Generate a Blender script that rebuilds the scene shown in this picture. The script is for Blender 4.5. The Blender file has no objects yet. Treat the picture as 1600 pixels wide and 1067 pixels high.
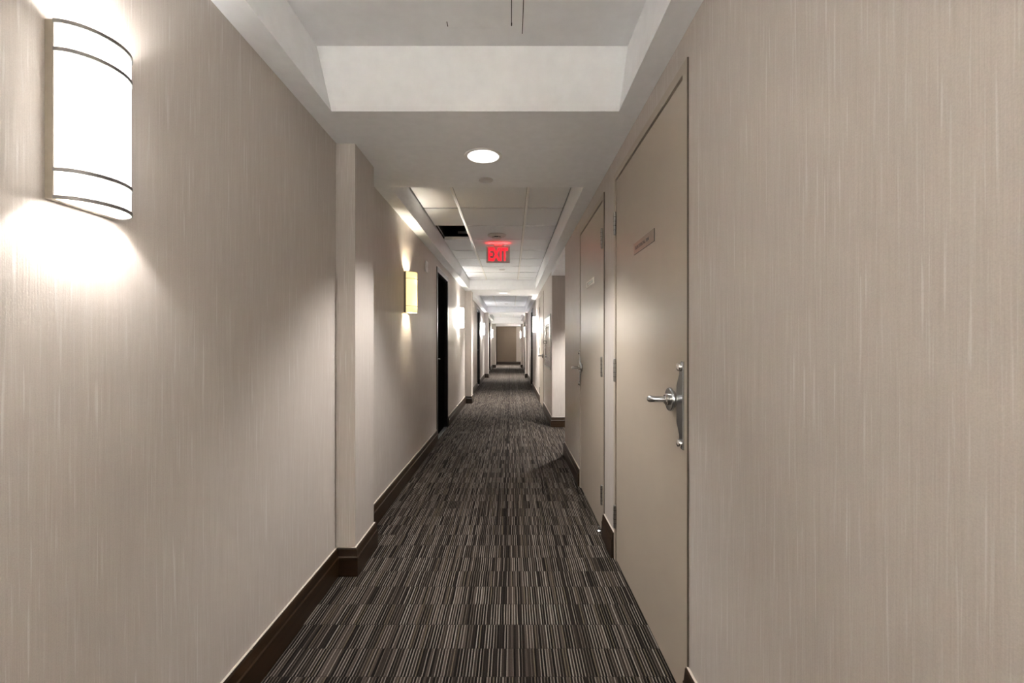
import bpy, bmesh, math, random
from mathutils import Vector, Matrix
random.seed(7)
PI = math.pi
scene = bpy.context.scene
C = scene.collection
H = 1.225                      # camera height

# ------------------------------------------------------------------ camera
cd = bpy.data.cameras.new('camera')
cam = bpy.data.objects.new('camera', cd)
C.objects.link(cam)
cam.location = (0, 0, H)
cam.rotation_euler = (PI / 2, 0, 0)
cd.sensor_width = 36.0
cd.lens = 36.0 * 700 / 1600
cd.shift_x = 2 / 1600
cd.shift_y = 2 / 1600
cd.clip_start = 0.02
cd.clip_end = 100
scene.camera = cam

# ------------------------------------------------------------------ world, exposure
w = bpy.data.worlds.new('world')
scene.world = w
w.use_nodes = True
w.node_tree.nodes['Background'].inputs['Color'].default_value = (0.9, 0.93, 1.0, 1)
w.node_tree.nodes['Background'].inputs['Strength'].default_value = 0.0
scene.view_settings.view_transform = 'Standard'
scene.view_settings.look = 'None'
scene.view_settings.gamma = 1
scene.view_settings.use_curve_mapping = False
scene.view_settings.exposure = 3.55

# lamp strengths
SPOT_W = 17.0                  # recessed downlights
BULB_W = 1.0                   # bulb inside each sconce
SHADE_E = 3.2                  # glow of sconce shade

# ------------------------------------------------------------------ node helpers
def new_mat(name):
    m = bpy.data.materials.new(name)
    m.use_nodes = True
    nt = m.node_tree
    return m, nt, nt.nodes['Principled BSDF']

def N(nt, t, **kw):
    n = nt.nodes.new(t)
    for k, v in kw.items():
        setattr(n, k, v)
    return n

def math_n(nt, op, a, b=None, c=None):
    n = N(nt, 'ShaderNodeMath', operation=op)
    for i, v in enumerate((a, b, c)):
        if v is None:
            continue
        if isinstance(v, (int, float)):
            n.inputs[i].default_value = v
        else:
            nt.links.new(v, n.inputs[i])
    return n.outputs[0]

def ramp(nt, fac, stops, interp='LINEAR'):
    r = N(nt, 'ShaderNodeValToRGB')
    r.color_ramp.interpolation = interp
    els = r.color_ramp.elements
    while len(els) < len(stops):
        els.new(0.5)
    for e, (p, c) in zip(els, stops):
        e.position = p
        e.color = (*c, 1) if len(c) == 3 else c
    nt.links.new(fac, r.inputs[0])
    return r.outputs[0]

def mixc(nt, fac, a, b, blend='MIX'):
    n = N(nt, 'ShaderNodeMix', data_type='RGBA', blend_type=blend)
    for sock, v in ((n.inputs[0], fac), (n.inputs[6], a), (n.inputs[7], b)):
        if isinstance(v, (int, float)):
            sock.default_value = v
        elif isinstance(v, tuple):
            sock.default_value = (*v, 1)
        else:
            nt.links.new(v, sock)
    return n.outputs[2]

def noise(nt, vec, scale, detail=2, rough=0.5):
    n = N(nt, 'ShaderNodeTexNoise')
    n.inputs['Scale'].default_value = scale
    n.inputs['Detail'].default_value = detail
    n.inputs['Roughness'].default_value = rough
    if vec is not None:
        nt.links.new(vec, n.inputs['Vector'])
    return n.outputs[0]

def world_pos(nt):
    g = N(nt, 'ShaderNodeNewGeometry')
    s = N(nt, 'ShaderNodeSeparateXYZ')
    nt.links.new(g.outputs['Position'], s.inputs[0])
    return g, s

def comb(nt, x, y, z):
    c = N(nt, 'ShaderNodeCombineXYZ')
    for i, v in enumerate((x, y, z)):
        if isinstance(v, (int, float)):
            c.inputs[i].default_value = v
        else:
            nt.links.new(v, c.inputs[i])
    return c.outputs[0]

def bump(nt, height, strength, dist, bsdf):
    b = N(nt, 'ShaderNodeBump')
    b.inputs['Strength'].default_value = strength
    b.inputs['Distance'].default_value = dist
    nt.links.new(height, b.inputs['Height'])
    nt.links.new(b.outputs[0], bsdf.inputs['Normal'])

def simple(name, col, rough=0.5, metal=0.0, spec=0.5, grain=0.0, gscale=40.0, bumpd=0.0):
    m, nt, b = new_mat(name)
    b.inputs['Roughness'].default_value = rough
    b.inputs['Metallic'].default_value = metal
    b.inputs['Specular IOR Level'].default_value = spec
    g, s = world_pos(nt)
    f = noise(nt, g.outputs['Position'], gscale, 3)
    k = 1.0
    lo = tuple(c * (1 - grain) for c in col)
    hi = tuple(min(1, c * (1 + grain)) for c in col)
    nt.links.new(ramp(nt, f, [(0.3, lo), (0.7, hi)]), b.inputs['Base Color'])
    if bumpd:
        bump(nt, f, 0.5, bumpd, b)
    return m

# ------------------------------------------------------------------ materials
def wallpaper(name, base, hi, lo, thread=(0.80, 0.80, 0.79)):
    m, nt, b = new_mat(name)
    g, s = world_pos(nt)
    u = math_n(nt, 'ADD', s.outputs[0], s.outputs[1])
    z = s.outputs[2]
    fine = noise(nt, comb(nt, math_n(nt, 'MULTIPLY', u, 330.0), 0, math_n(nt, 'MULTIPLY', z, 5.0)), 1.0, 3, 0.6)
    mid = noise(nt, comb(nt, math_n(nt, 'MULTIPLY', u, 70.0), 3.1, math_n(nt, 'MULTIPLY', z, 2.2)), 1.0, 3, 0.6)
    streak = noise(nt, comb(nt, math_n(nt, 'MULTIPLY', u, 300.0), 7.7, math_n(nt, 'MULTIPLY', z, 6.0)), 1.0, 1, 0.4)
    weave = noise(nt, g.outputs['Position'], 420.0, 2, 0.6)
    mixv = math_n(nt, 'ADD', math_n(nt, 'MULTIPLY', fine, 0.65), math_n(nt, 'MULTIPLY', mid, 0.35))
    col = ramp(nt, mixv, [(0.25, lo), (0.5, base), (0.75, hi)])
    sm = ramp(nt, streak, [(0.62, (0, 0, 0)), (0.72, (1, 1, 1))])
    col = mixc(nt, math_n(nt, 'MULTIPLY', sm, 0.22), col, thread)
    wide = noise(nt, comb(nt, math_n(nt, 'MULTIPLY', u, 150.0), 21.3, math_n(nt, 'MULTIPLY', z, 4.0)), 1.0, 1, 0.4)
    sw = ramp(nt, wide, [(0.68, (0, 0, 0)), (0.74, (1, 1, 1))])
    col = mixc(nt, math_n(nt, 'MULTIPLY', sw, 0.30), col, thread)
    wv = ramp(nt, weave, [(0.3, (0.93, 0.93, 0.93)), (0.7, (1.05, 1.05, 1.05))])
    col = mixc(nt, 1.0, col, wv, 'MULTIPLY')
    nt.links.new(col, b.inputs['Base Color'])
    rg = math_n(nt, 'SUBTRACT', 0.52, math_n(nt, 'MULTIPLY', sm, 0.16))
    nt.links.new(rg, b.inputs['Roughness'])
    nt.links.new(math_n(nt, 'MULTIPLY', sm, 0.4), b.inputs['Metallic'])
    b.inputs['Specular IOR Level'].default_value = 0.35
    hgt = math_n(nt, 'ADD', math_n(nt, 'MULTIPLY', fine, 0.7), math_n(nt, 'MULTIPLY', weave, 0.35))
    bump(nt, hgt, 0.35, 0.0012, b)
    return m

M_wall = wallpaper('wallcovering', (0.505, 0.458, 0.420), (0.545, 0.500, 0.462), (0.445, 0.398, 0.357))
M_brown = wallpaper('brown_wallcovering', (0.165, 0.128, 0.096), (0.185, 0.146, 0.11), (0.145, 0.112, 0.083), (0.20, 0.16, 0.125))
M_ceil = simple('ceiling_paint', (0.865, 0.878, 0.905), 0.7, grain=0.025, gscale=18, bumpd=0.0004)
M_tile = simple('acoustic_tile', (0.845, 0.86, 0.89), 0.85, spec=0.2, grain=0.05, gscale=160, bumpd=0.0008)
M_tee = simple('white_metal', (0.80, 0.79, 0.77), 0.35, grain=0.01)
M_dark = simple('plenum_black', (0.012, 0.011, 0.010), 0.9, grain=0.2)
M_gap = simple('joint_shadow', (0.02, 0.018, 0.015), 0.9)
M_door = simple('beige_door_paint', (0.415, 0.358, 0.292), 0.37, spec=0.38, grain=0.02, gscale=6, bumpd=0.0002)
M_plate = simple('beige_sign_plate', (0.40, 0.34, 0.275), 0.16, grain=0.01)
M_ink = simple('sign_ink', (0.03, 0.024, 0.02), 0.5)
M_cream = simple('cream_plastic', (0.74, 0.70, 0.60), 0.4)
M_caulk = simple('beige_caulk', (0.52, 0.46, 0.40), 0.6)
M_blackfr = simple('black_frame_paint', (0.006, 0.0052, 0.005), 0.3, spec=0.35, grain=0.2)
M_return_shade = simple('painted_return_shade', (0.085, 0.068, 0.048), 0.6)  # dark tone for the shade painted on door frame returns
M_black = simple('black_lacquer', (0.004, 0.0036, 0.0033), 0.4, spec=0.0, grain=0.2)
M_steel = simple('satin_steel', (0.50, 0.515, 0.525), 0.27, metal=1.0, grain=0.05, gscale=200)
M_hinge = simple('hinge_steel', (0.33, 0.325, 0.31), 0.3, metal=1.0, grain=0.05, gscale=200)
M_bright = simple('bright_steel', (0.72, 0.71, 0.69), 0.16, metal=1.0, grain=0.03)
M_brushed = simple('brushed_band', (0.19, 0.183, 0.17), 0.45, metal=0.3, grain=0.05, gscale=120)
M_wplas = simple('white_plastic', (0.80, 0.79, 0.77), 0.4, grain=0.01)
M_gplas = simple('grey_plastic', (0.50, 0.47, 0.46), 0.45, grain=0.02)
M_pink = simple('detector_plastic', (0.60, 0.55, 0.545), 0.45, grain=0.02)
M_vent = simple('dark_vent', (0.01, 0.01, 0.01), 0.7)
M_thr = simple('threshold_metal', (0.75, 0.74, 0.72), 0.3, metal=0.9)
M_red_int = simple('red_canister', (0.25, 0.02, 0.015), 0.4)
M_int = simple('cabinet_interior', (0.30, 0.30, 0.30), 0.6)

def wood():
    m, nt, b = new_mat('dark_walnut')
    g, s = world_pos(nt)
    u = math_n(nt, 'ADD', s.outputs[0], s.outputs[1])
    f = noise(nt, comb(nt, math_n(nt, 'MULTIPLY', u, 3.0), math_n(nt, 'MULTIPLY', s.outputs[0], 3.0), math_n(nt, 'MULTIPLY', s.outputs[2], 60.0)), 1.0, 4, 0.6)
    nt.links.new(ramp(nt, f, [(0.3, (0.011, 0.0047, 0.0011)), (0.7, (0.030, 0.0138, 0.0038))]), b.inputs['Base Color'])
    b.inputs['Roughness'].default_value = 0.36
    return m
M_wood = wood()

def carpet():
    m, nt, b = new_mat('striped_carpet')
    g, s = world_pos(nt)
    x, y = s.outputs[0], s.outputs[1]
    row = math_n(nt, 'FLOOR', math_n(nt, 'DIVIDE', math_n(nt, 'ADD', y, 0.03), 0.152))
    wob = noise(nt, comb(nt, math_n(nt, 'MULTIPLY', x, 55.0), 0, math_n(nt, 'MULTIPLY', y, 7.0)), 1.0, 1)
    xs = math_n(nt, 'ADD', math_n(nt, 'MULTIPLY', x, 1 / 0.0058), math_n(nt, 'MULTIPLY', wob, 0.5))
    # each row shifts its stripes by a random offset
    wn0 = N(nt, 'ShaderNodeTexWhiteNoise', noise_dimensions='1D')
    nt.links.new(row, wn0.inputs['W'])
    xs = math_n(nt, 'ADD', xs, math_n(nt, 'MULTIPLY', wn0.outputs[0], 1.3))
    pair = math_n(nt, 'DIVIDE', xs, 2.0)
    cell = math_n(nt, 'FLOOR', pair)
    fr = math_n(nt, 'FRACT', pair)
    wn = N(nt, 'ShaderNodeTexWhiteNoise', noise_dimensions='2D')
    nt.links.new(comb(nt, cell, row, 0), wn.inputs['Vector'])
    wc = N(nt, 'ShaderNodeTexWhiteNoise', noise_dimensions='1D')
    nt.links.new(math_n(nt, 'ADD', cell, 0.5), wc.inputs['W'])
    keep = math_n(nt, 'LESS_THAN', wn.outputs[0], 0.45)       # some stripes run on through the rows
    wd = N(nt, 'ShaderNodeTexWhiteNoise', noise_dimensions='2D')
    nt.links.new(comb(nt, math_n(nt, 'ADD', cell, 0.71), math_n(nt, 'ADD', row, 5.0), 0), wd.inputs['Vector'])
    def pick(a, b):
        return math_n(nt, 'ADD', math_n(nt, 'MULTIPLY', keep, a), math_n(nt, 'MULTIPLY', math_n(nt, 'SUBTRACT', 1.0, keep), b))
    r = pick(wc.outputs[0], wd.outputs[0])
    wn3 = N(nt, 'ShaderNodeTexWhiteNoise', noise_dimensions='2D')
    nt.links.new(comb(nt, math_n(nt, 'ADD', cell, 0.37), math_n(nt, 'ADD', row, 19.0), 0), wn3.inputs['Vector'])
    r2 = pick(math_n(nt, 'FRACT', math_n(nt, 'MULTIPLY', wc.outputs[0], 17.31)), wn3.outputs[0])
    par = math_n(nt, 'LESS_THAN', fr, math_n(nt, 'ADD', 0.20, math_n(nt, 'MULTIPLY', r2, 0.20)))
    dark = ramp(nt, r, [(0.0, (0.007, 0.0052, 0.0044)), (0.35, (0.013, 0.0098, 0.008)), (0.7, (0.027, 0.0205, 0.0165)), (0.9, (0.05, 0.039, 0.032))], 'CONSTANT')
    lite = ramp(nt, r2, [(0.0, (0.022, 0.017, 0.014)), (0.12, (0.088, 0.072, 0.060)), (0.45, (0.175, 0.150, 0.130)), (0.85, (0.095, 0.077, 0.055)), (0.93, (0.22, 0.195, 0.172))], 'CONSTANT')
    col = mixc(nt, par, dark, lite)
    yarn = noise(nt, comb(nt, math_n(nt, 'MULTIPLY', x, 500.0), math_n(nt, 'MULTIPLY', y, 260.0), 0), 1.0, 2, 0.6)
    col = mixc(nt, 1.0, col, ramp(nt, yarn, [(0.3, (0.6, 0.6, 0.6)), (0.7, (1.35, 1.35, 1.35))]), 'MULTIPLY')
    # dark seam at row ends
    fy = math_n(nt, 'FRACT', math_n(nt, 'DIVIDE', math_n(nt, 'ADD', y, 0.03), 0.152))
    seam = math_n(nt, 'LESS_THAN', fy, 0.035)
    col = mixc(nt, math_n(nt, 'MULTIPLY', seam, 0.4), col, (0.012, 0.01, 0.009))
    nt.links.new(col, b.inputs['Base Color'])
    b.inputs['Roughness'].default_value = 0.95
    b.inputs['Specular IOR Level'].default_value = 0.1
    prof = math_n(nt, 'SINE', math_n(nt, 'MULTIPLY', fr, PI))
    hgt = math_n(nt, 'ADD', math_n(nt, 'MULTIPLY', prof, 0.6), math_n(nt, 'MULTIPLY', yarn, 0.7))
    bump(nt, math_n(nt, 'SUBTRACT', hgt, seam), 0.6, 0.003, b)
    return m
M_carpet = carpet()

def emis(name, col, strength):
    m, nt, b = new_mat(name)
    b.inputs['Base Color'].default_value = (*[min(1, c) for c in col], 1)
    b.inputs['Emission Color'].default_value = (*col, 1)
    b.inputs['Emission Strength'].default_value = strength
    b.inputs['Roughness'].default_value = 0.5
    return m

def shade_mat(name, col, tcol, strength, trans=0.35):
    """fabric-on-acrylic shade: glows evenly and also lets the bulb behind it through"""
    m = bpy.data.materials.new(name)
    m.use_nodes = True
    nt = m.node_tree
    nt.nodes.clear()
    out = N(nt, 'ShaderNodeOutputMaterial')
    em = N(nt, 'ShaderNodeEmission')
    em.inputs[0].default_value = (*col, 1)
    em.inputs[1].default_value = strength
    tr = N(nt, 'ShaderNodeBsdfTranslucent')
    tr.inputs[0].default_value = (*tcol, 1)
    df = N(nt, 'ShaderNodeBsdfDiffuse')
    df.inputs[0].default_value = (*tcol, 1)
    mx = N(nt, 'ShaderNodeMixShader')
    mx.inputs[0].default_value = trans
    nt.links.new(df.outputs[0], mx.inputs[1])
    nt.links.new(tr.outputs[0], mx.inputs[2])
    ad = N(nt, 'ShaderNodeAddShader')
    nt.links.new(em.outputs[0], ad.inputs[0])
    nt.links.new(mx.outputs[0], ad.inputs[1])
    nt.links.new(ad.outputs[0], out.inputs[0])
    return m

WHITE = (1.0, 0.985, 0.965)
WARM = (1.0, 0.90, 0.76)
SOFT = (1.0, 0.965, 0.91)
COOL = (0.96, 0.97, 1.0)
def glass_mat():
    m, nt, b = new_mat('cabinet_glass')
    b.inputs['Base Color'].default_value = (0.9, 0.95, 0.95, 1)
    b.inputs['Transmission Weight'].default_value = 1.0
    b.inputs['Roughness'].default_value = 0.03
    b.inputs['IOR'].default_value = 1.45
    return m
M_glass = glass_mat()
M_red = emis('exit_red', (1.0, 0.015, 0.03), .11)
M_lens = emis('downlight_lens', (1.0, 0.985, 0.96), .22)

# ------------------------------------------------------------------ mesh helpers
def bx(bm, x0, x1, y0, y1, z0, z1, bev=0.0):
    r = bmesh.ops.create_cube(bm, size=1.0)
    vs = r['verts']
    bmesh.ops.scale(bm, vec=(abs(x1 - x0), abs(y1 - y0), abs(z1 - z0)), verts=vs)
    bmesh.ops.translate(bm, vec=((x0 + x1) / 2, (y0 + y1) / 2, (z0 + z1) / 2), verts=vs)
    if bev:
        es = list({e for v in vs for e in v.link_edges})
        bmesh.ops.bevel(bm, geom=es, offset=bev, segments=2, affect='EDGES', profile=0.5)

def box(x0, x1, y0, y1, z0, z1, bev=0.0):
    bm = bmesh.new()
    bx(bm, x0, x1, y0, y1, z0, z1, bev)
    return bm

def prism(bm, pts, axis, a, b):
    """pts 2-D polygon extruded along axis from a to b. axis x: (y,z); y: (x,z); z: (x,y)"""
    def mk(p, t):
        return {'x': (t, p[0], p[1]), 'y': (p[0], t, p[1]), 'z': (p[0], p[1], t)}[axis]
    v0 = [bm.verts.new(mk(p, a)) for p in pts]
    v1 = [bm.verts.new(mk(p, b)) for p in pts]
    bm.faces.new(v0)
    bm.faces.new(list(reversed(v1)))
    n = len(pts)
    for i in range(n):
        bm.faces.new((v0[(i + 1) % n], v0[i], v1[i], v1[(i + 1) % n]))
    bmesh.ops.recalc_face_normals(bm, faces=bm.faces)

def lathe(bm, prof, center, axis, seg=28):
    """prof: list of (radius, distance along axis); closed where radius 0"""
    ax = Vector(axis).normalized()
    a = ax.orthogonal().normalized()
    b = ax.cross(a)
    c = Vector(center)
    rings = []
    for r, d in prof:
        if r < 1e-6:
            rings.append([bm.verts.new(c + ax * d)])
        else:
            rings.append([bm.verts.new(c + ax * d + (a * math.cos(2 * PI * i / seg) + b * math.sin(2 * PI * i / seg)) * r) for i in range(seg)])
    for p, q in zip(rings, rings[1:]):
        for i in range(seg):
            j = (i + 1) % seg
            if len(p) == 1 and len(q) == 1:
                continue
            if len(p) == 1:
                bm.faces.new((p[0], q[i], q[j]))
            elif len(q) == 1:
                bm.faces.new((p[i], p[j], q[0]))
            else:
                bm.faces.new((p[i], p[j], q[j], q[i]))
    bmesh.ops.recalc_face_normals(bm, faces=bm.faces)

def tube(bm, pts, rad, seg=14):
    pts = [Vector(p) for p in pts]
    rads = rad if isinstance(rad, (list, tuple)) else [rad] * len(pts)
    rings = []
    ref = None
    for i, p in enumerate(pts):
        t = (pts[min(i + 1, len(pts) - 1)] - pts[max(i - 1, 0)]).normalized()
        if ref is None:
            ref = t.orthogonal().normalized()
        a = (ref - t * ref.dot(t)).normalized()
        ref = a
        b = t.cross(a)
        rings.append([bm.verts.new(p + (a * math.cos(2 * PI * k / seg) + b * math.sin(2 * PI * k / seg)) * rads[i]) for k in range(seg)])
    for p, q in zip(rings, rings[1:]):
        for k in range(seg):
            bm.faces.new((p[k], p[(k + 1) % seg], q[(k + 1) % seg], q[k]))
    bm.faces.new(rings[0][::-1])
    bm.faces.new(rings[-1])
    bmesh.ops.recalc_face_normals(bm, faces=bm.faces)

ORIGIN = {}
def obj(name, bm, mat, parent=None, smooth=False, label=None):
    """bm is in world coordinates; it becomes ONE mesh object, local to its parent's origin"""
    me = bpy.data.meshes.new(name)
    off = ORIGIN.get(parent.name, Vector((0, 0, 0))) if parent else Vector((0, 0, 0))
    bmesh.ops.translate(bm, vec=-off, verts=bm.verts)
    bm.to_mesh(me)
    bm.free()
    me.materials.append(mat)
    if smooth:
        for p in me.polygons:
            p.use_smooth = True
        try:
            me.set_sharp_from_angle(angle=math.radians(38))
        except Exception:
            pass
    o = bpy.data.objects.new(name, me)
    C.objects.link(o)
    if parent:
        o.parent = parent
    ORIGIN[o.name] = off
    if label:
        o['label'] = label
    return o

def tag(o, label, cat, group=None, kind=None):
    o['label'] = label
    o['category'] = cat
    if group:
        o['group'] = group
    if kind:
        o['kind'] = kind
    return o

def empty(name, loc, label, cat, group=None, kind=None):
    o = bpy.data.objects.new(name, None)
    o.empty_display_size = 0.1
    o.location = loc
    C.objects.link(o)
    ORIGIN[o.name] = Vector(loc)
    return tag(o, label, cat, group, kind)

def text_mesh(name, body, size, mat, mtx, parent, depth=0.0008, bold=0.0, width=None, height=None):
    cu = bpy.data.curves.new(name, 'FONT')
    cu.body = body
    cu.size = size
    cu.extrude = depth
    cu.offset = bold
    cu.align_x = 'CENTER'
    cu.align_y = 'CENTER'
    cu.resolution_u = 3
    t = bpy.data.objects.new('text_tmp', cu)
    C.objects.link(t)
    bpy.context.view_layer.update()
    me = bpy.data.meshes.new_from_object(t.evaluated_get(bpy.context.evaluated_depsgraph_get()))
    bpy.data.objects.remove(t)
    bpy.data.curves.remove(cu)
    xs = [v.co.x for v in me.vertices]
    ys = [v.co.y for v in me.vertices]
    cx, cy = (min(xs) + max(xs)) / 2, (min(ys) + max(ys)) / 2
    sx = width / (max(xs) - min(xs)) if width else 1
    sy = height / (max(ys) - min(ys)) if height else 1
    off = ORIGIN.get(parent.name, Vector((0, 0, 0)))
    for v in me.vertices:
        v.co = mtx @ Vector(((v.co.x - cx) * sx, (v.co.y - cy) * sy, v.co.z)) - off
    me.materials.clear()
    me.materials.append(mat)
    o = bpy.data.objects.new(name, me)
    C.objects.link(o)
    o.parent = parent
    return o

# ------------------------------------------------------------------ layout numbers (metres)
XL, XR, XR2 = -0.921, 0.592, 0.602     # left wall, right wall, right wall beyond the alcove
S = 2.277                              # soffit height
T = 2.470                              # tray ceiling height
TOP = 2.95                             # underside of slab
YB, YE = -3.6, 25.7
TXL, TXR = -0.815, 0.492               # tray sides
AX = 1.9                               # alcove depth
AY0, AY1 = 4.88, 6.52

# doors: (side, y0, y1 outer frame)
LD = [(5.56, 6.56), (12.25, 13.27), (19.0, 20.0)]
RD = [(1.491, 2.548), (2.825, 3.825)]
RD2 = [(8.16, 9.22), (12.2, 13.25), (18.6, 19.6)]
DTOP = 2.175

def wall_with_openings(xf, sgn, y0, y1, ops, bm, thick=0.12):
    """wall face at xf; body extends to xf+sgn*thick; ops are door openings (ya, yb)"""
    xa, xb = sorted((xf, xf + sgn * thick))
    y = y0
    for a, b in ops:
        bx(bm, xa, xb, y, a, 0, TOP)
        bx(bm, xa, xb, a, b, DTOP, TOP)
        y = b
    bx(bm, xa, xb, y, y1, 0, TOP)

# ------------------------------------------------------------------ floor and slab
floor = obj('floor', box(-1.2, 2.1, YB - .1, YE + .2, -0.1, 0), M_carpet)
tag(floor, 'dark brown carpet with random fine stripes in short rows along the corridor', 'carpet', kind='structure')

# ------------------------------------------------------------------ walls
INS = 0.006
bm = bmesh.new()
wall_with_openings(XL, -1, YB, 2.357, [], bm)
wall_with_openings(XL, -1, 2.367, YE, [(a + INS, b - INS) for a, b in LD], bm)
bx(bm, XL - .12, XL - .012, 2.357, 2.367, 0, TOP)
wl = obj('wall_left', bm, M_wall)
tag(wl, 'left corridor wall in beige taupe striated vinyl wallcovering', 'wall', kind='structure')
for (a, b, xp, pl) in ((2.367, 2.688, -0.822, 'nearest wallcovered pillar on the left, before the yellow sconce'),
                       (9.06, 9.41, -0.797, 'second pillar on the left, just past a white sconce'),
                       (15.63, 15.97, -0.785, 'third pillar on the left, past the cool white sconce'),
                       (22.0, 22.35, -0.745, 'farthest pillar on the left, just before the brown end wall')):
    tag(obj('pillar', box(XL, xp, a, b, 0, S), M_wall), pl, 'pillar', kind='structure')

bm = bmesh.new()
wall_with_openings(XR, 1, YB, AY0, [(a + INS, b - INS) for a, b in RD], bm)
wr = obj('wall_right', bm, M_wall)
tag(wr, 'near right corridor wall in beige striated wallcovering, holding the two nearest beige doors', 'wall', kind='structure')
bm = bmesh.new()
bx(bm, XR + .12, AX, AY0 - .12, AY0, 0, TOP)
bx(bm, AX, AX + .1, AY0 - .12, AY1 + .12, 0, TOP)
bx(bm, XR2 + .12, AX, AY1, AY1 + .12, 0, TOP)
wa = obj('wall_alcove', bm, M_wall)
tag(wa, 'walls of the alcove that opens on the right past the two beige doors', 'wall', kind='structure')
bm = bmesh.new()
wall_with_openings(XR2, 1, AY1, YE, [(a + INS, b - INS) for a, b in RD2], bm)
wr = obj('wall_right', bm, M_wall)
tag(wr, 'far right corridor wall in beige wallcovering beyond the alcove, with the hose cabinet on it', 'wall', kind='structure')
for (a, b, xp, pl) in ((15.63, 15.97, 0.510, 'nearer pillar on the right, beyond the black door'),
                       (22.0, 22.35, 0.500, 'farther pillar on the right, just before the end wall')):
    tag(obj('pillar', box(xp, XR2, a, b, 0, S), M_wall), pl, 'pillar', kind='structure')

we = obj('wall_end', box(XL - .12, XR2 + .12, YE, YE + .12, 0, TOP), M_wall)
tag(we, 'far end wall of the corridor with a brown panel', 'wall', kind='structure')
obj('brown_panel', box(-0.80, 0.32, YE - .012, YE, 0.146, 2.16), M_brown, we, label='dark brown wallcovering panel')
obj('dark_edge_strip', box(-0.83, -0.795, YE - .03, YE, 0, 2.20), M_black, we, label='black upright strip at the left edge of the end wall')
wb = obj('wall_back', box(XL - .12, XR + .12, YB - .12, YB, 0, TOP), M_wall)
tag(wb, 'corridor wall behind the camera in beige wallcovering', 'wall', kind='structure')

# ------------------------------------------------------------------ baseboards
PROF = [(0, 0), (.020, 0), (.020, .098), (.0165, .104), (.0125, .140), (.009, .146), (0, .146)]
CAULK = [(0, .1461), (.0075, .1461), (.005, .1475), (0, .1475)]
def base_path(pts, parent, prof=PROF):
    """sweep profile along a polyline lying on the wall faces; room on the right-hand side"""
    bm = bmesh.new()
    P = [Vector((x, y)) for x, y in pts]
    n = len(P)
    nr = []
    for i in range(n - 1):
        d = (P[i + 1] - P[i]).normalized()
        nr.append(Vector((d.y, -d.x)))
    rings = []
    for i in range(n):
        if i == 0:
            m = nr[0]
        elif i == n - 1:
            m = nr[-1]
        else:
            m = (nr[i - 1] + nr[i])
            m = m / (1 + nr[i - 1].dot(nr[i]))
        rings.append([bm.verts.new((P[i].x + m.x * o, P[i].y + m.y * o, z)) for o, z in prof])
    k = len(prof)
    for a, b in zip(rings, rings[1:]):
        for j in range(k):
            bm.faces.new((a[j], a[(j + 1) % k], b[(j + 1) % k], b[j]))
    bm.faces.new(rings[0])
    bm.faces.new(rings[-1][::-1])
    bmesh.ops.recalc_face_normals(bm, faces=bm.faces)
    if prof is PROF:
        base_path(pts, parent, CAULK)
        return obj('baseboard_run', bm, M_wood, parent)
    return obj('caulk_line', bm, M_caulk, parent)

bl = empty('baseboard_left', (XL, 0, 0), 'dark walnut baseboard along the left wall and around its pillars', 'baseboard', kind='structure')
base_path([(XL, YB), (XL, 2.367), (-.822, 2.367), (-.822, 2.688), (XL, 2.688), (XL, LD[0][0])], bl)
base_path([(XL, LD[0][1]), (XL, 9.06), (-.797, 9.06), (-.797, 9.41), (XL, 9.41), (XL, LD[1][0])], bl)
base_path([(XL, LD[1][1]), (XL, 15.63), (-.785, 15.63), (-.785, 15.97), (XL, 15.97), (XL, LD[2][0])], bl)
base_path([(XL, LD[2][1]), (XL, 22.0), (-.745, 22.0), (-.745, 22.35), (XL, 22.35), (XL, YE - .03)], bl)
br = empty('baseboard_right', (XR, 0, 0), 'dark walnut baseboard along the right wall between the doors', 'baseboard', kind='structure')
base_path([(XR, RD[0][0]), (XR, YB)], br)
base_path([(XR, RD[1][0]), (XR, RD[0][1])], br)
base_path([(AX, AY0), (XR, AY0), (XR, RD[1][1])], br)
base_path([(XR2, RD2[0][0]), (XR2, AY1), (AX, AY1)], br)
base_path([(XR2, RD2[1][0]), (XR2, RD2[0][1])], br)
base_path([(XR2, RD2[2][0]), (XR2, 15.97), (.51, 15.97), (.51, 15.63), (XR2, 15.63), (XR2, RD2[1][1])], br)
base_path([(XR2, YE - .02), (XR2, 22.35), (.50, 22.35), (.50, 22.0), (XR2, 22.0), (XR2, RD2[2][1])], br)
be = empty('baseboard_end', (0, YE, 0), 'dark walnut baseboard under the brown end panel', 'baseboard', kind='structure')
base_path([(-.795, YE), (XR2, YE)], be)

# ------------------------------------------------------------------ ceiling
ce = empty('ceiling', (0, 0, S), 'white drywall ceiling with dropped beams and recessed trays, acoustic tiles in the far trays', 'ceiling', kind='structure')
obj('slab', box(-1.2, 2.1, YB - .1, YE + .2, TOP, TOP + .1), M_dark, ce)
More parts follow.
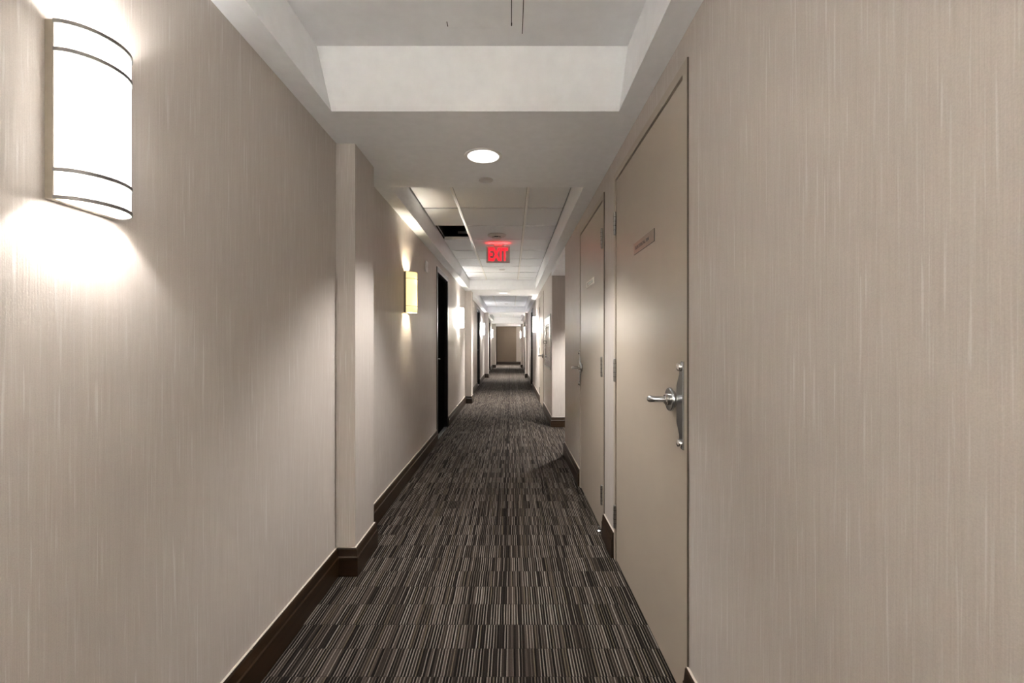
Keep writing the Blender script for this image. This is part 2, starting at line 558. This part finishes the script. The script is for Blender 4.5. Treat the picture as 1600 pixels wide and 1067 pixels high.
# dropped cross beams: tilted face toward camera on the first
BE = [(2.037, 3.03), (8.85, 9.98), (15.45, 16.7)]
bm = bmesh.new()
prism(bm, [(2.037, S), (3.03, S), (3.03, TOP + .05), (1.88, TOP + .05), (1.88, T)], 'x', XL, XR)
obj('ceiling_beam', bm, M_ceil, ce)
for a, b in BE[1:]:
    obj('ceiling_beam', box(XL, XR2, a, b, S, TOP), M_ceil, ce)
obj('ceiling_beam', box(XL, XR2, 21.7, YE, 2.16, TOP), M_ceil, ce)
obj('ceiling_beam', box(XL, XR, YB, -1.0, S, TOP), M_ceil, ce)
TR = [(-1.0, 2.037), (3.03, 8.85), (9.98, 15.45), (16.7, 21.7)]
for a, b in TR:
    obj('side_soffit', box(XL, TXL, a, b, S, TOP), M_ceil, ce)
    xr = XR if b < 3 else XR2
    if b > 8 and a < 4:
        obj('side_soffit', box(TXR, XR, a, AY0, S, TOP), M_ceil, ce)
        obj('side_soffit', box(TXR, XR2, AY1, b, S, TOP), M_ceil, ce)
        obj('side_soffit', box(TXR, XR, AY0, AY1, S, TOP), M_ceil, ce)
    else:
        obj('side_soffit', box(TXR, xr, a, b, S, TOP), M_ceil, ce)
obj('alcove_ceiling', box(XR, AX, AY0, AY1, 2.20, 2.30), M_ceil, ce)
obj('tray_panel', box(TXL, TXR, -1.0, 1.88, T, T + .05), M_ceil, ce)

TX = [TXL + .006, -.478, .143, TXR - .004]
def tile_field(y0, y1, first, hole=None, step=.63):
    ys = [y0]
    y = first
    while y < y1 - .05:
        if y > y0 + .02:
            ys.append(y)
        y += step
    ys.append(y1)
    G = .014
    for i in range(len(ys) - 1):
        for c in range(3):
            if hole and c == hole[0] and abs(ys[i] - hole[1]) < .02:
                continue
            gl = .0145 if c else .006
            gr = .0145 if c < 2 else .006
            zt = T + random.uniform(-.0015, .0015)
            obj('ceiling_tile', box(TX[c] + gl, TX[c + 1] - gr, ys[i] + G, ys[i + 1] - G, zt, zt + .018), M_tile, ce)
    for x in (TX[1], TX[2]):
        obj('tee_web', box(x - .022, x + .022, y0, y1, T + .0185, T + .03), M_gap, ce)
        obj('main_tee', box(x - .012, x + .012, y0, y1, T - .004, T + .001), M_tee, ce)
    for yy in ys[1:-1]:
        obj('cross_tee', box(TXL, TXR, yy - .012, yy + .012, T + .0185, T + .024), M_gap, ce)
    for x in (TX[0], TX[3]):
        obj('edge_angle', box(x - .012, x + .010, y0, y1, T + .0205, T + .026), M_gap, ce)
    return ys
tile_field(3.03, 8.85, 3.51, hole=(0, 4.77))
tile_field(9.98, 15.45, 10.2)
tile_field(16.7, 21.7, 17.1)
# what shows in the gap of the missing tile
bm = bmesh.new()
tube(bm, [(-.66, 5.62, 2.612), (-.3, 5.62, 2.612)], .017)
obj('hole_lip', box(TXL + .02, TX[1] - .02, 5.383, 5.392, T + .001, T + .03), M_tee, ce)
obj('conduit', bm, M_tee, ce, smooth=True, label='pale conduit seen through the missing tile')
obj('plenum_side', box(TXL, TXL + .004, 3.1, 8.8, T + .07, TOP), M_dark, ce)

# ------------------------------------------------------------------ downlights
def spot(name, loc, power, parent, col=(1.0, 0.965, 0.925), size=102, blend=0.6, radius=0.05):
    ld = bpy.data.lights.new(name, 'SPOT')
    ld.energy = power
    ld.color = col
    ld.spot_size = math.radians(size)
    ld.spot_blend = blend
    ld.shadow_soft_size = radius
    o = bpy.data.objects.new(name, ld)
    o.location = Vector(loc) - ORIGIN[parent.name]
    C.objects.link(o)
    o.parent = parent
    return o

def downlight(x, y, z, label, group, power=SPOT_W, r=0.088):
    t = empty('recessed_downlight', (x, y, z), label, 'ceiling light', group)
    bm = bmesh.new()
    lathe(bm, [(r, .0005), (r, -.003), (r + .008, -.005), (r + .017, -.004), (r + .019, .0005)], (x, y, z), (0, 0, 1), 40)
    obj('trim_ring', bm, M_wplas, t, smooth=True)
    bm = bmesh.new()
    lathe(bm, [(r, -.0028), (r * .985, -.0015), (r * .8, -.0005), (0, -.0005)], (x, y, z), (0, 0, 1), 40)
    obj('lens', bm, M_lens, t, smooth=True)
    spot('downlight_lamp', (x, y, z - .012), power, t)
    return t
downlight(-.155, 2.526, S, 'round lit downlight in the nearest ceiling beam', None)
downlight(-.154, 9.44, S, 'round lit downlight in the second ceiling beam, beyond the exit sign', None, SPOT_W * 2.6)
downlight(-.154, 16.1, S, 'small far downlight in the third ceiling beam', None, SPOT_W * 3.4)
downlight(-.154, 23.2, 2.16, 'farthest downlight, in the low ceiling before the brown end wall', None, SPOT_W * 4.0)
downlight(-.154, -1.6, S, 'added fill downlight, unseen, in the beam behind the camera', None)  # unseen lamp, added to brighten the near corridor
downlight(1.15, 5.70, 2.20, 'downlight inside the alcove on the right', None, SPOT_W * 2.0)

def cover(x, y, z, r, label, mat=M_gplas):
    bm = bmesh.new()
    lathe(bm, [(0, -.006), (r * .9, -.006), (r, -.003), (r, 0), (0, 0)], (x, y, z), (0, 0, 1), 32)
    t = obj('sprinkler_cover', bm, mat, smooth=True)
    tag(t, label, 'sprinkler', 'round sprinkler covers')
cover(-.160, 2.894, S, .047, 'round grey sprinkler cover plate just behind the nearest downlight')
cover(-.148, 7.62, T - .0025, .052, 'small round cover on the tile ceiling beyond the exit sign')
cover(-.140, 14.3, T - .0025, .055, 'far round sprinkler cover on the tiles beyond the second downlight')

# ------------------------------------------------------------------ smoke detector
t = empty('smoke_detector', (-.16, 5.16, T - .003), 'round pinkish grey smoke detector on a ceiling tile in front of the exit sign', 'smoke detector')
bm = bmesh.new()
lathe(bm, [(0, 0), (.105, 0), (.105, -.010), (.095, -.018), (.062, -.024), (0, -.024)], (-.16, 5.16, T - .003), (0, 0, 1), 36)
obj('base_plate', bm, M_pink, t, smooth=True)
bm = bmesh.new()
lathe(bm, [(.050, -.023), (.050, -.036), (0, -.036)], (-.16, 5.16, T - .003), (0, 0, 1), 32)
obj('vent_ring', bm, M_vent, t, smooth=True, label='dark vent slots')
for k in range(10):
    a = 2 * PI * k / 10 + .2
    if math.sin(a) < -.95:
        continue
    cx, cy = -.16 + .0505 * math.cos(a), 5.16 + .0505 * math.sin(a)
    obj('vent_rib', box(cx - .004, cx + .004, cy - .004, cy + .004, T - .038, T - .026), M_pink, t)
bm = bmesh.new()
lathe(bm, [(.054, -.035), (.054, -.040), (.040, -.047), (0, -.049)], (-.16, 5.16, T - .003), (0, 0, 1), 32)
obj('sensor_cap', bm, M_pink, t, smooth=True)

# ------------------------------------------------------------------ exit sign
ex, ey = -.158, 5.60
ez1 = H + 151.0 / 700 * ey
ez0 = H + 125.0 / 700 * ey
t = empty('exit_sign', (ex, ey, T), 'grey ceiling-hung sign with glowing red EXIT letters', 'exit sign')
obj('canopy', box(ex - .045, ex + .045, ey + .02, ey + .034, ez1 + .004, T - .003, .003), M_gplas, t)
obj('mount_slot', box(ex - .06, ex + .075, ey - .001, ey + .004, ez1 + .001, ez1 + .006), M_vent, t)
obj('housing', box(ex - .147, ex + .147, ey, ey + .035, ez0, ez1, .004), M_gplas, t)
tm = text_mesh('exit_lettering', 'EXIT', .15, M_red,
               Matrix.Translation((ex, ey - .0015, (ez0 + ez1) / 2)) @ Matrix.Rotation(PI / 2, 4, 'X'),
               t, depth=.0018, bold=.006, width=.245, height=.165)
tm['label'] = 'glowing red letters EXIT'
la = bpy.data.lights.new('exit_glow', 'AREA')
la.shape = 'RECTANGLE'
la.size, la.size_y = .24, .02
la.energy = .05
la.color = (1, .03, .03)
lo = bpy.data.objects.new('exit_glow', la)
lo.location = Vector((0, -.004, ez1 + .003 - T))
lo.rotation_euler = (PI - .12, 0, 0)
C.objects.link(lo)
lo.parent = t

# ------------------------------------------------------------------ wall sconces
def sconce(side, xw, yc, zc, col, shade_col, label, d=.078, hw=.080, hh=.178, e=SHADE_E, bw=BULB_W, cw=.04, bt=.0045, dzb=.115):
    """side +1: on left wall, bulging to +x; -1: on right wall"""
    t = empty('wall_sconce', (xw, yc, zc), label, 'wall light', 'half-round sconces along the corridor')
    s = side
    pt = .018
    obj('back_plate', box(min(xw, xw + s * pt), max(xw, xw + s * pt), yc - hw, yc + hw, zc - hh, zc + hh, .0015), M_brushed2, t)
    xp = xw + s * pt
    n = 26
    def arc(dx, dw):
        return [(xp + s * (d + dx) * math.sin(PI * i / n), yc - (hw + dw) * math.cos(PI * i / n)) for i in range(n + 1)]
    def shell(o, i, z0, z1):
        bm = bmesh.new()
        A, B = arc(o, o), arc(i, i)
        ra = [[bm.verts.new((x, y, z)) for x, y in P] for P, z in ((A, z0), (A, z1), (B, z1), (B, z0))]
        for k in range(n):
            for q in range(4):
                r0, r1 = ra[q], ra[(q + 1) % 4]
                bm.faces.new((r0[k], r0[k + 1], r1[k + 1], r1[k]))
        for k in (0, n):
            bm.faces.new([ra[q][k] for q in range(4)])
        bmesh.ops.recalc_face_normals(bm, faces=bm.faces)
        return bm
    obj('shade', shell(-.0016, -.0040, zc - hh + .002, zc + hh - .002), shade_col, t, smooth=True)
    for z in (zc - hh, zc - hh + .055, zc + hh - .063, zc + hh - bt):
        obj('metal_band', shell(.0012, -.0015, z, z + bt), M_brushed, t, smooth=True)
    bm = bmesh.new()
    lathe(bm, [(0, .055), (.010, .052), (.016, .040), (.018, .025), (.014, 0), (.010, -.03), (.010, -.05), (0, -.05)], (xp + s * d * .42, yc, zc), (0, 0, 1), 16)
    obj('bulb', bm, M_wplas, t, smooth=True)
    for dz, k in ((-dzb, 1.0), (dzb, 1.0), (-.01, cw)):
        ld = bpy.data.lights.new('bulb_light', 'POINT')
        ld.energy = bw * k
        ld.color = col
        ld.shadow_soft_size = .012
        o = bpy.data.objects.new('bulb_light', ld)
        o.location = (s * (pt + d * .62), 0, dz)
        C.objects.link(o)
        o.parent = t
    return t
M_brushed2 = simple('sconce_plate', (0.27, 0.235, 0.19), 0.4, metal=0.3, grain=0.03, gscale=90)
MS_white = shade_mat('shade_white', WHITE, (.85, .84, .82), .34, .14)
MS_warm = shade_mat('shade_warm', (1.0, .84, .50), (.90, .83, .62), .028, .11)
MS_soft = shade_mat('shade_soft', SOFT, (.85, .83, .78), SHADE_E)
MS_cool = shade_mat('shade_cool', COOL, (.85, .85, .85), SHADE_E)
sconce(1, XL, .960, 1.687, WHITE, MS_white, 'largest, nearest sconce, bright white, at the left edge of the photo', d=.066, hw=.076, bw=.75, bt=.0075)
sconce(1, XL, 3.940, 1.665, WARM, MS_warm, 'yellow glowing sconce on the left wall before the first black door', d=.082, bw=.95, cw=.7, bt=.004, dzb=.10)
sconce(1, XL, 7.88, 1.663, SOFT, MS_soft, 'white sconce on the left wall between the first black door and the second pillar')
sconce(1, XL, 14.2, 1.66, COOL, MS_cool, 'cool white sconce on the left wall past the second black door')
sconce(1, XL, 20.8, 1.65, SOFT, MS_soft, 'small farthest sconce on the left wall past the third black door')
sconce(-1, XR2, 10.30, 1.645, SOFT, MS_soft, 'nearer sconce on the right wall, just beyond the far beige door')
sconce(-1, XR2, 16.9, 1.64, SOFT, MS_soft, 'farther small sconce on the right wall behind the pillar')
MS_fill = shade_mat('shade_fill', SOFT, (.85, .83, .78), 7.0)  # stronger glow for the unseen fill sconces added behind the camera
sconce(-1, XR2, 24.3, 1.665, SOFT, MS_soft, 'tiny farthest sconce on the right wall beside the end wall', bw=2.2)
sconce(1, XL, -1.25, 1.67, SOFT, MS_fill, 'added fill sconce, unseen, on the left wall behind the camera', bw=2.2)  # added out of view to fill the right wall with light

sconce(-1, XR, -1.1, 1.67, SOFT, MS_fill, 'added fill sconce, unseen, on the right wall behind the camera', bw=2.2)  # added out of view to light the left wall and beam face

# ------------------------------------------------------------------ doors
def frame_mesh(xw, s, y0, y1, ztop, fw, proud, depth):
    """s: direction from the wall face into the wall (+1 for right wall)"""
    xa, xb = sorted((xw - s * proud, xw + s * depth))
    bm = bmesh.new()
    bx(bm, xa, xb, y0, y0 + fw, 0, ztop - fw)
    bx(bm, xa, xb, y1 - fw, y1, 0, ztop - fw)
    bx(bm, xa, xb, y0, y1, ztop - fw, ztop)
    return bm

def hinge(xf, y, zc, ln, parent, s):
    bm = bmesh.new()
    tube(bm, [(xf - s * .005, y, zc - ln / 2), (xf - s * .005, y, zc + ln / 2)], .0078, 12)
    for k in (-1, 1):
        tube(bm, [(xf - s * .005, y, zc + k * ln / 2), (xf - s * .005, y, zc + k * (ln / 2 + .004))], [.0082, .005], 12)
    h = obj('hinge', bm, M_hinge, parent, smooth=True)
    for q in range(1, 5):
        bm = bmesh.new()
        z = zc - ln / 2 + ln * q / 5
        tube(bm, [(xf - s * .005, y, z - .0008), (xf - s * .005, y, z + .0008)], .0081, 12)
        obj('knuckle_joint', bm, M_vent, h)
    return h

def lever_set(xf, y, z, dirn, parent, s, rose=.043, reach=.080, arm=.020):
    """lever handle: round rose, hub, bar turned along y"""
    bm = bmesh.new()
    lathe(bm, [(0, 0), (rose * .72, 0), (rose * .72, .010), (rose, .0105), (rose, .016), (rose * .94, .0195), (rose * .62, .021), (0, .021)], (xf, y, z), (-s, 0, 0), 32)
    h = obj('lever_handle', bm, M_steel, parent, smooth=True)
    bm = bmesh.new()
    lathe(bm, [(0, .020), (.021, .020), (.021, .030), (.016, .034), (0, .034)], (xf, y, z), (-s, 0, 0), 24)
    obj('hub', bm, M_bright, h, smooth=True)
    bm = bmesh.new()
    x1 = xf - s * reach
    tube(bm, [(xf - s * .028, y, z), (xf - s * (reach - .010), y, z), (xf - s * (reach - .003), y + dirn * .004, z), (x1, y + dirn * .012, z), (x1, y + dirn * (arm - .003), z), (x1, y + dirn * arm, z)],
         [.0108, .0108, .0112, .0130, .0130, .0118], 16)
    obj('lever_bar', bm, M_steel, h, smooth=True)
    return h

def latch_guard(xf, y_edge, dirn, zc, hh, parent, s):
    """flat guard plate over the latch gap; y_edge is its straight edge, it widens along dirn"""
    W = .058
    n = .033
    pts = [(0, -hh), (n * .55, -hh), (n, -hh + .012), (n, -hh + .045), (W, -hh + .085), (W, hh - .085), (n, hh - .045), (n, hh - .012), (n * .55, hh), (0, hh)]
    poly = [(y_edge + dirn * a, zc + b) for a, b in pts]
    bm = bmesh.new()
    prism(bm, poly, 'x', xf, xf - s * .006)
    es = [e for e in bm.edges if all(abs(v.co.x - (xf - s * .006)) < 1e-5 for v in e.verts)]
    bmesh.ops.bevel(bm, geom=es, offset=.0022, segments=2, affect='EDGES')
    g = obj('latch_guard', bm, M_steel, parent, smooth=True)
    for b in (-1, 1):
        bm = bmesh.new()
        lathe(bm, [(0, 0), (.0145, 0), (.0145, .004), (.0125, .009), (.007, .012), (0, .0128)], (xf - s * .006, y_edge + dirn * .021, zc + b * (hh - .020)), (-s, 0, 0), 20)
        obj('carriage_bolt', bm, M_bright, g, smooth=True)
    return g

def beige_door(name, xw, s, y0, y1, label, hinge_far, plate=None, words=None, guard=True, frame=.037, ztop=DTOP, plate_style=0):
    t = empty(name, (xw, (y0 + y1) / 2, 0), label, 'door', kind='structure')
    obj('door_frame', frame_mesh(xw, s, y0, y1, ztop, frame, .006, .10), M_door, t)
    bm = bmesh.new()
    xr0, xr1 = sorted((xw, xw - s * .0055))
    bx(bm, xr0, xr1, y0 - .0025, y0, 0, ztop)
    obj('frame_return_shade', bm, M_return_shade, t, label='painted shade along the near return of the frame')  # strip paints in the shade on the frame's near return
    g = .006
    ly0, ly1 = y0 + frame + g, y1 - frame - g
    xa = xw - s * .0015
    obj('door_leaf', box(min(xa, xa + s * .044), max(xa, xa + s * .044), ly0, ly1, .012, ztop - frame - g - .003, .001), M_door, t)
    obj('rebate_stop', box(min(xw + s * .06, xw + s * .09), max(xw + s * .06, xw + s * .09), y0 + .02, y1 - .02, .0, ztop - .02), M_gap, t)
    hy = ly1 + .002 if hinge_far else ly0 - .002
    for zc in (1.892, 1.072, .252):
        hinge(xa - s * .0035, hy, zc, .122, t, s)
    return t, xa, ly0, ly1

d1, xa, a0, a1 = beige_door('door_1', XR, 1, RD[0][0], RD[0][1], 'nearest beige steel door on the right, with latch guard plate, lever and name sign', True)
latch_guard(XR - .0062, 1.512, 1, 1.012, .150, d1, 1)
lever_set(xa, 1.622, 1.0205, 1, d1, 1)
d2, xa2, b0, b1 = beige_door('door_2', XR, 1, RD[1][0], RD[1][1], 'second beige steel door on the right, hinged on its near side, with lever at its far edge', False)
latch_guard(XR - .0062, b1 + .022, -1, 1.012, .150, d2, 1)
lever_set(xa2, b1 - .086, 1.02, -1, d2, 1)

def sign(door, x, y0, y1, z0, z1, words, style, dark_edge):
    p = obj('sign_plate', box(x - .003, x, y0, y1, z0, z1, .0006), M_plate if style == 0 else M_cream, door, label='beige sign plate' if style == 0 else 'cream framed sign plate')
    R = Matrix(((0, 0, -1, 0), (-1, 0, 0, 0), (0, 1, 0, 0), (0, 0, 0, 1)))   # text x -> -y, text y -> z, normal -> -x
    zc = (z0 + z1) / 2
    if style == 0:
        obj('dark_backing', box(x - .0022, x - .0002, y0 - .0035, y1, z0 - .0018, z1), M_ink, p)
        text_mesh('lettering', words, .02, M_ink, Matrix.Translation((x - .0032, (y0 + y1) / 2 + .02, zc)) @ R, p, depth=.0003, bold=.0004, width=.205, height=.015)
    else:
        obj('insert', box(x - .0036, x - .0029, y0 + .03, y1 - .03, z0 + .009, z1 - .009), M_plate, p)
        text_mesh('lettering', words, .02, M_ink, Matrix.Translation((x - .0038, (y0 + y1) / 2, zc)) @ R, p, depth=.0002, width=.17, height=.013)
sign(d1, xa, 1.841, 2.140, 1.644, 1.696, 'ELECTRICAL RM', 0, True)
sign(d2, xa2, 3.166, 3.480, 1.648, 1.692, 'JANITOR', 1, False)

d3, xa3, c0, c1 = beige_door('door_3', XR2, 1, RD2[0][0], RD2[0][1], 'far beige door on the right beyond the hose cabinet', True)
lever_set(xa3, c0 + .09, .985, 1, d3, 1)
bm = bmesh.new()
lathe(bm, [(0, 0), (.012, 0), (.012, .003), (0, .004)], (xa3, (c0 + c1) / 2, 1.58), (-1, 0, 0), 16)
obj('door_viewer', bm, M_steel, d3, smooth=True)

def black_door(name, xw, s, y0, y1, label):
    t = empty(name, (xw, (y0 + y1) / 2, 0), label, 'door', kind='structure')
    fw = .062
    obj('door_frame', frame_mesh(xw, s, y0, y1, DTOP, fw, .008, .11), M_blackfr, t)
    xa = xw + s * .040
    obj('door_leaf', box(min(xa, xa + s * .044), max(xa, xa + s * .044), y0 + fw + .003, y1 - fw - .003, .012, DTOP - fw - .003, .001), M_black, t)
    obj('threshold', box(min(xw + s * .0, xw + s * .09), max(xw + s * .0, xw + s * .09), y0 + fw, y1 - fw, 0, .006), M_thr, t)
    obj('rebate_stop', box(min(xw + s * .092, xw + s * .11), max(xw + s * .092, xw + s * .11), y0 + .03, y1 - .03, 0, DTOP - .03), M_black, t)
    yl = y0 + fw + .075
    lever_set(xa, yl, 1.02, 1, t, s, rose=.027, reach=.05)
    bm = bmesh.new()
    lathe(bm, [(0, 0), (.027, 0), (.027, .006), (.022, .012), (0, .014)], (xa, yl, 1.165), (-s, 0, 0), 20)
    obj('deadbolt', bm, M_bright, t, smooth=True)
    return t
black_door('door_4', XL, -1, *LD[0], 'first black door on the left, with silver lever and metal threshold')
black_door('door_5', XL, -1, *LD[1], 'second black door on the left, past the second pillar')
black_door('door_6', XL, -1, *LD[2], 'third, farthest black door on the left')
black_door('door_7', XR2, 1, *RD2[1], 'black door on the right beyond the right-hand sconce')
black_door('door_8', XR2, 1, *RD2[2], 'farthest black door on the right, hidden behind the pillar')

# ------------------------------------------------------------------ fire hose cabinet  on right wall
y0, y1, z0, z1 = 6.677, 7.75, .818, 1.659
t = empty('fire_hose_cabinet', (XR2, (y0 + y1) / 2, z0), 'stainless framed glass-fronted fire hose cabinet on the right wall past the alcove', 'cabinet')
x = XR2 - .0008
bm = bmesh.new()
fx = .018
for (a, b, c, d) in ((y0, y0 + .03, z0, z1), (y1 - .03, y1, z0, z1), (y0 + .03, y1 - .03, z0, z0 + .03), (y0 + .03, y1 - .03, z1 - .03, z1)):
    bx(bm, x - fx, x, a, b, c, d)
obj('cabinet_trim', bm, M_hinge, t)
obj('cabinet_back', box(x - .003, x - .0005, y0 + .03, y1 - .03, z0 + .03, z1 - .03), M_int, t)
bm = bmesh.new()
px0 = x - .016
i0, i1, k0, k1 = y0 + .034, y1 - .034, z0 + .034, z1 - .034
for (a, b, c, d) in ((i0, i0 + .11, k0, k1), (i1 - .11, i1, k0, k1), (i0 + .11, i1 - .11, k0, k0 + .12), (i0 + .11, i1 - .11, k1 - .10, k1)):
    bx(bm, px0, px0 + .008, a, b, c, d)
dr = obj('cabinet_door', bm, M_bright, t, label='polished metal door')
obj('glass_pane', box(px0 + .003, px0 + .006, i0 + .108, i1 - .108, k0 + .118, k1 - .098), M_glass, dr)
bm = bmesh.new()
tube(bm, [(px0, i1 - .06, 1.21), (px0 - .02, i1 - .06, 1.215), (px0 - .02, i1 - .06, 1.255), (px0, i1 - .06, 1.26)], .006, 10)
obj('door_pull', bm, M_vent, dr, smooth=True)
obj('lower_panel', box(px0 - .0015, px0, i0, i1, k0, k0 + .10), M_steel, dr)
obj('hose_rack', box(x - .0045, x - .003, i0 + .25, i1 - .25, k0 + .2, k1 - .14), M_gap, t, label='dark hose rack behind the glass')

# ------------------------------------------------------------------ wall plate high on left wall
t = empty('wall_plate', (XL, 4.87, 2.0), 'blank white square plate high on the left wall between yellow sconce and black door', 'wall plate')
obj('plate_body', box(XL, XL + .012, 4.81, 4.925, 1.995, 2.112, .003), M_wplas, t)
for yy in (4.83, 4.905):
    bm = bmesh.new()
    lathe(bm, [(0, .0145), (.004, .014), (.004, .0118), (0, .0118)], (XL, yy, 2.053), (1, 0, 0), 10)
    obj('plate_screw', bm, M_gplas, t)

# ------------------------------------------------------------------ access hatch in the near tray
t = empty('access_hatch', (-.12, 1.3, T), 'white ceiling access hatch with open dark joints at the top of the photo', 'access hatch')
hx0, hx1, hy0, hy1 = -.290, .047, 1.22, 1.765
z = T
bm = bmesh.new()
bx(bm, hx0, hx0 + .035, hy0, hy1, z - .0012, z)
bx(bm, hx1 - .041, hx1 - .002, hy0, hy1 + .04, z - .0012, z)
bx(bm, hx0 + .035, hx1 - .041, hy1 - .0, hy1 + .012, z - .0012, z)
obj('hatch_frame', bm, M_ceil, t)
obj('hatch_door', box(hx0 + .040, hx1 - .0455, hy0, hy1 - .003, z - .0012, z), M_ceil, t)
for (a, b, c, d) in ((hx1 - .0455, hx1 - .0425, hy0, hy1 - .005), (hx1 - .002, hx1 + .001, hy0, 1.803), (hx0 + .040 + .001, hx0 + .044, 1.735, 1.762), (hx1 - .0462, hx1 - .0415, 1.742, 1.757)):
    obj('joint_gap', box(a, b, c, d, z - .0016, z - .0004), M_gap, t)

# ------------------------------------------------------------------ door stop on floor by the second door
bm = bmesh.new()
lathe(bm, [(0, 0), (.017, 0), (.017, .006), (.010, .012), (.010, .03), (0, .032)], (.575, 2.91, 0), (0, 0, 1), 16)
o = obj('door_stop', bm, M_steel, smooth=True)
tag(o, 'tiny metal door stop on the carpet at the foot of the second beige door', 'door stop')
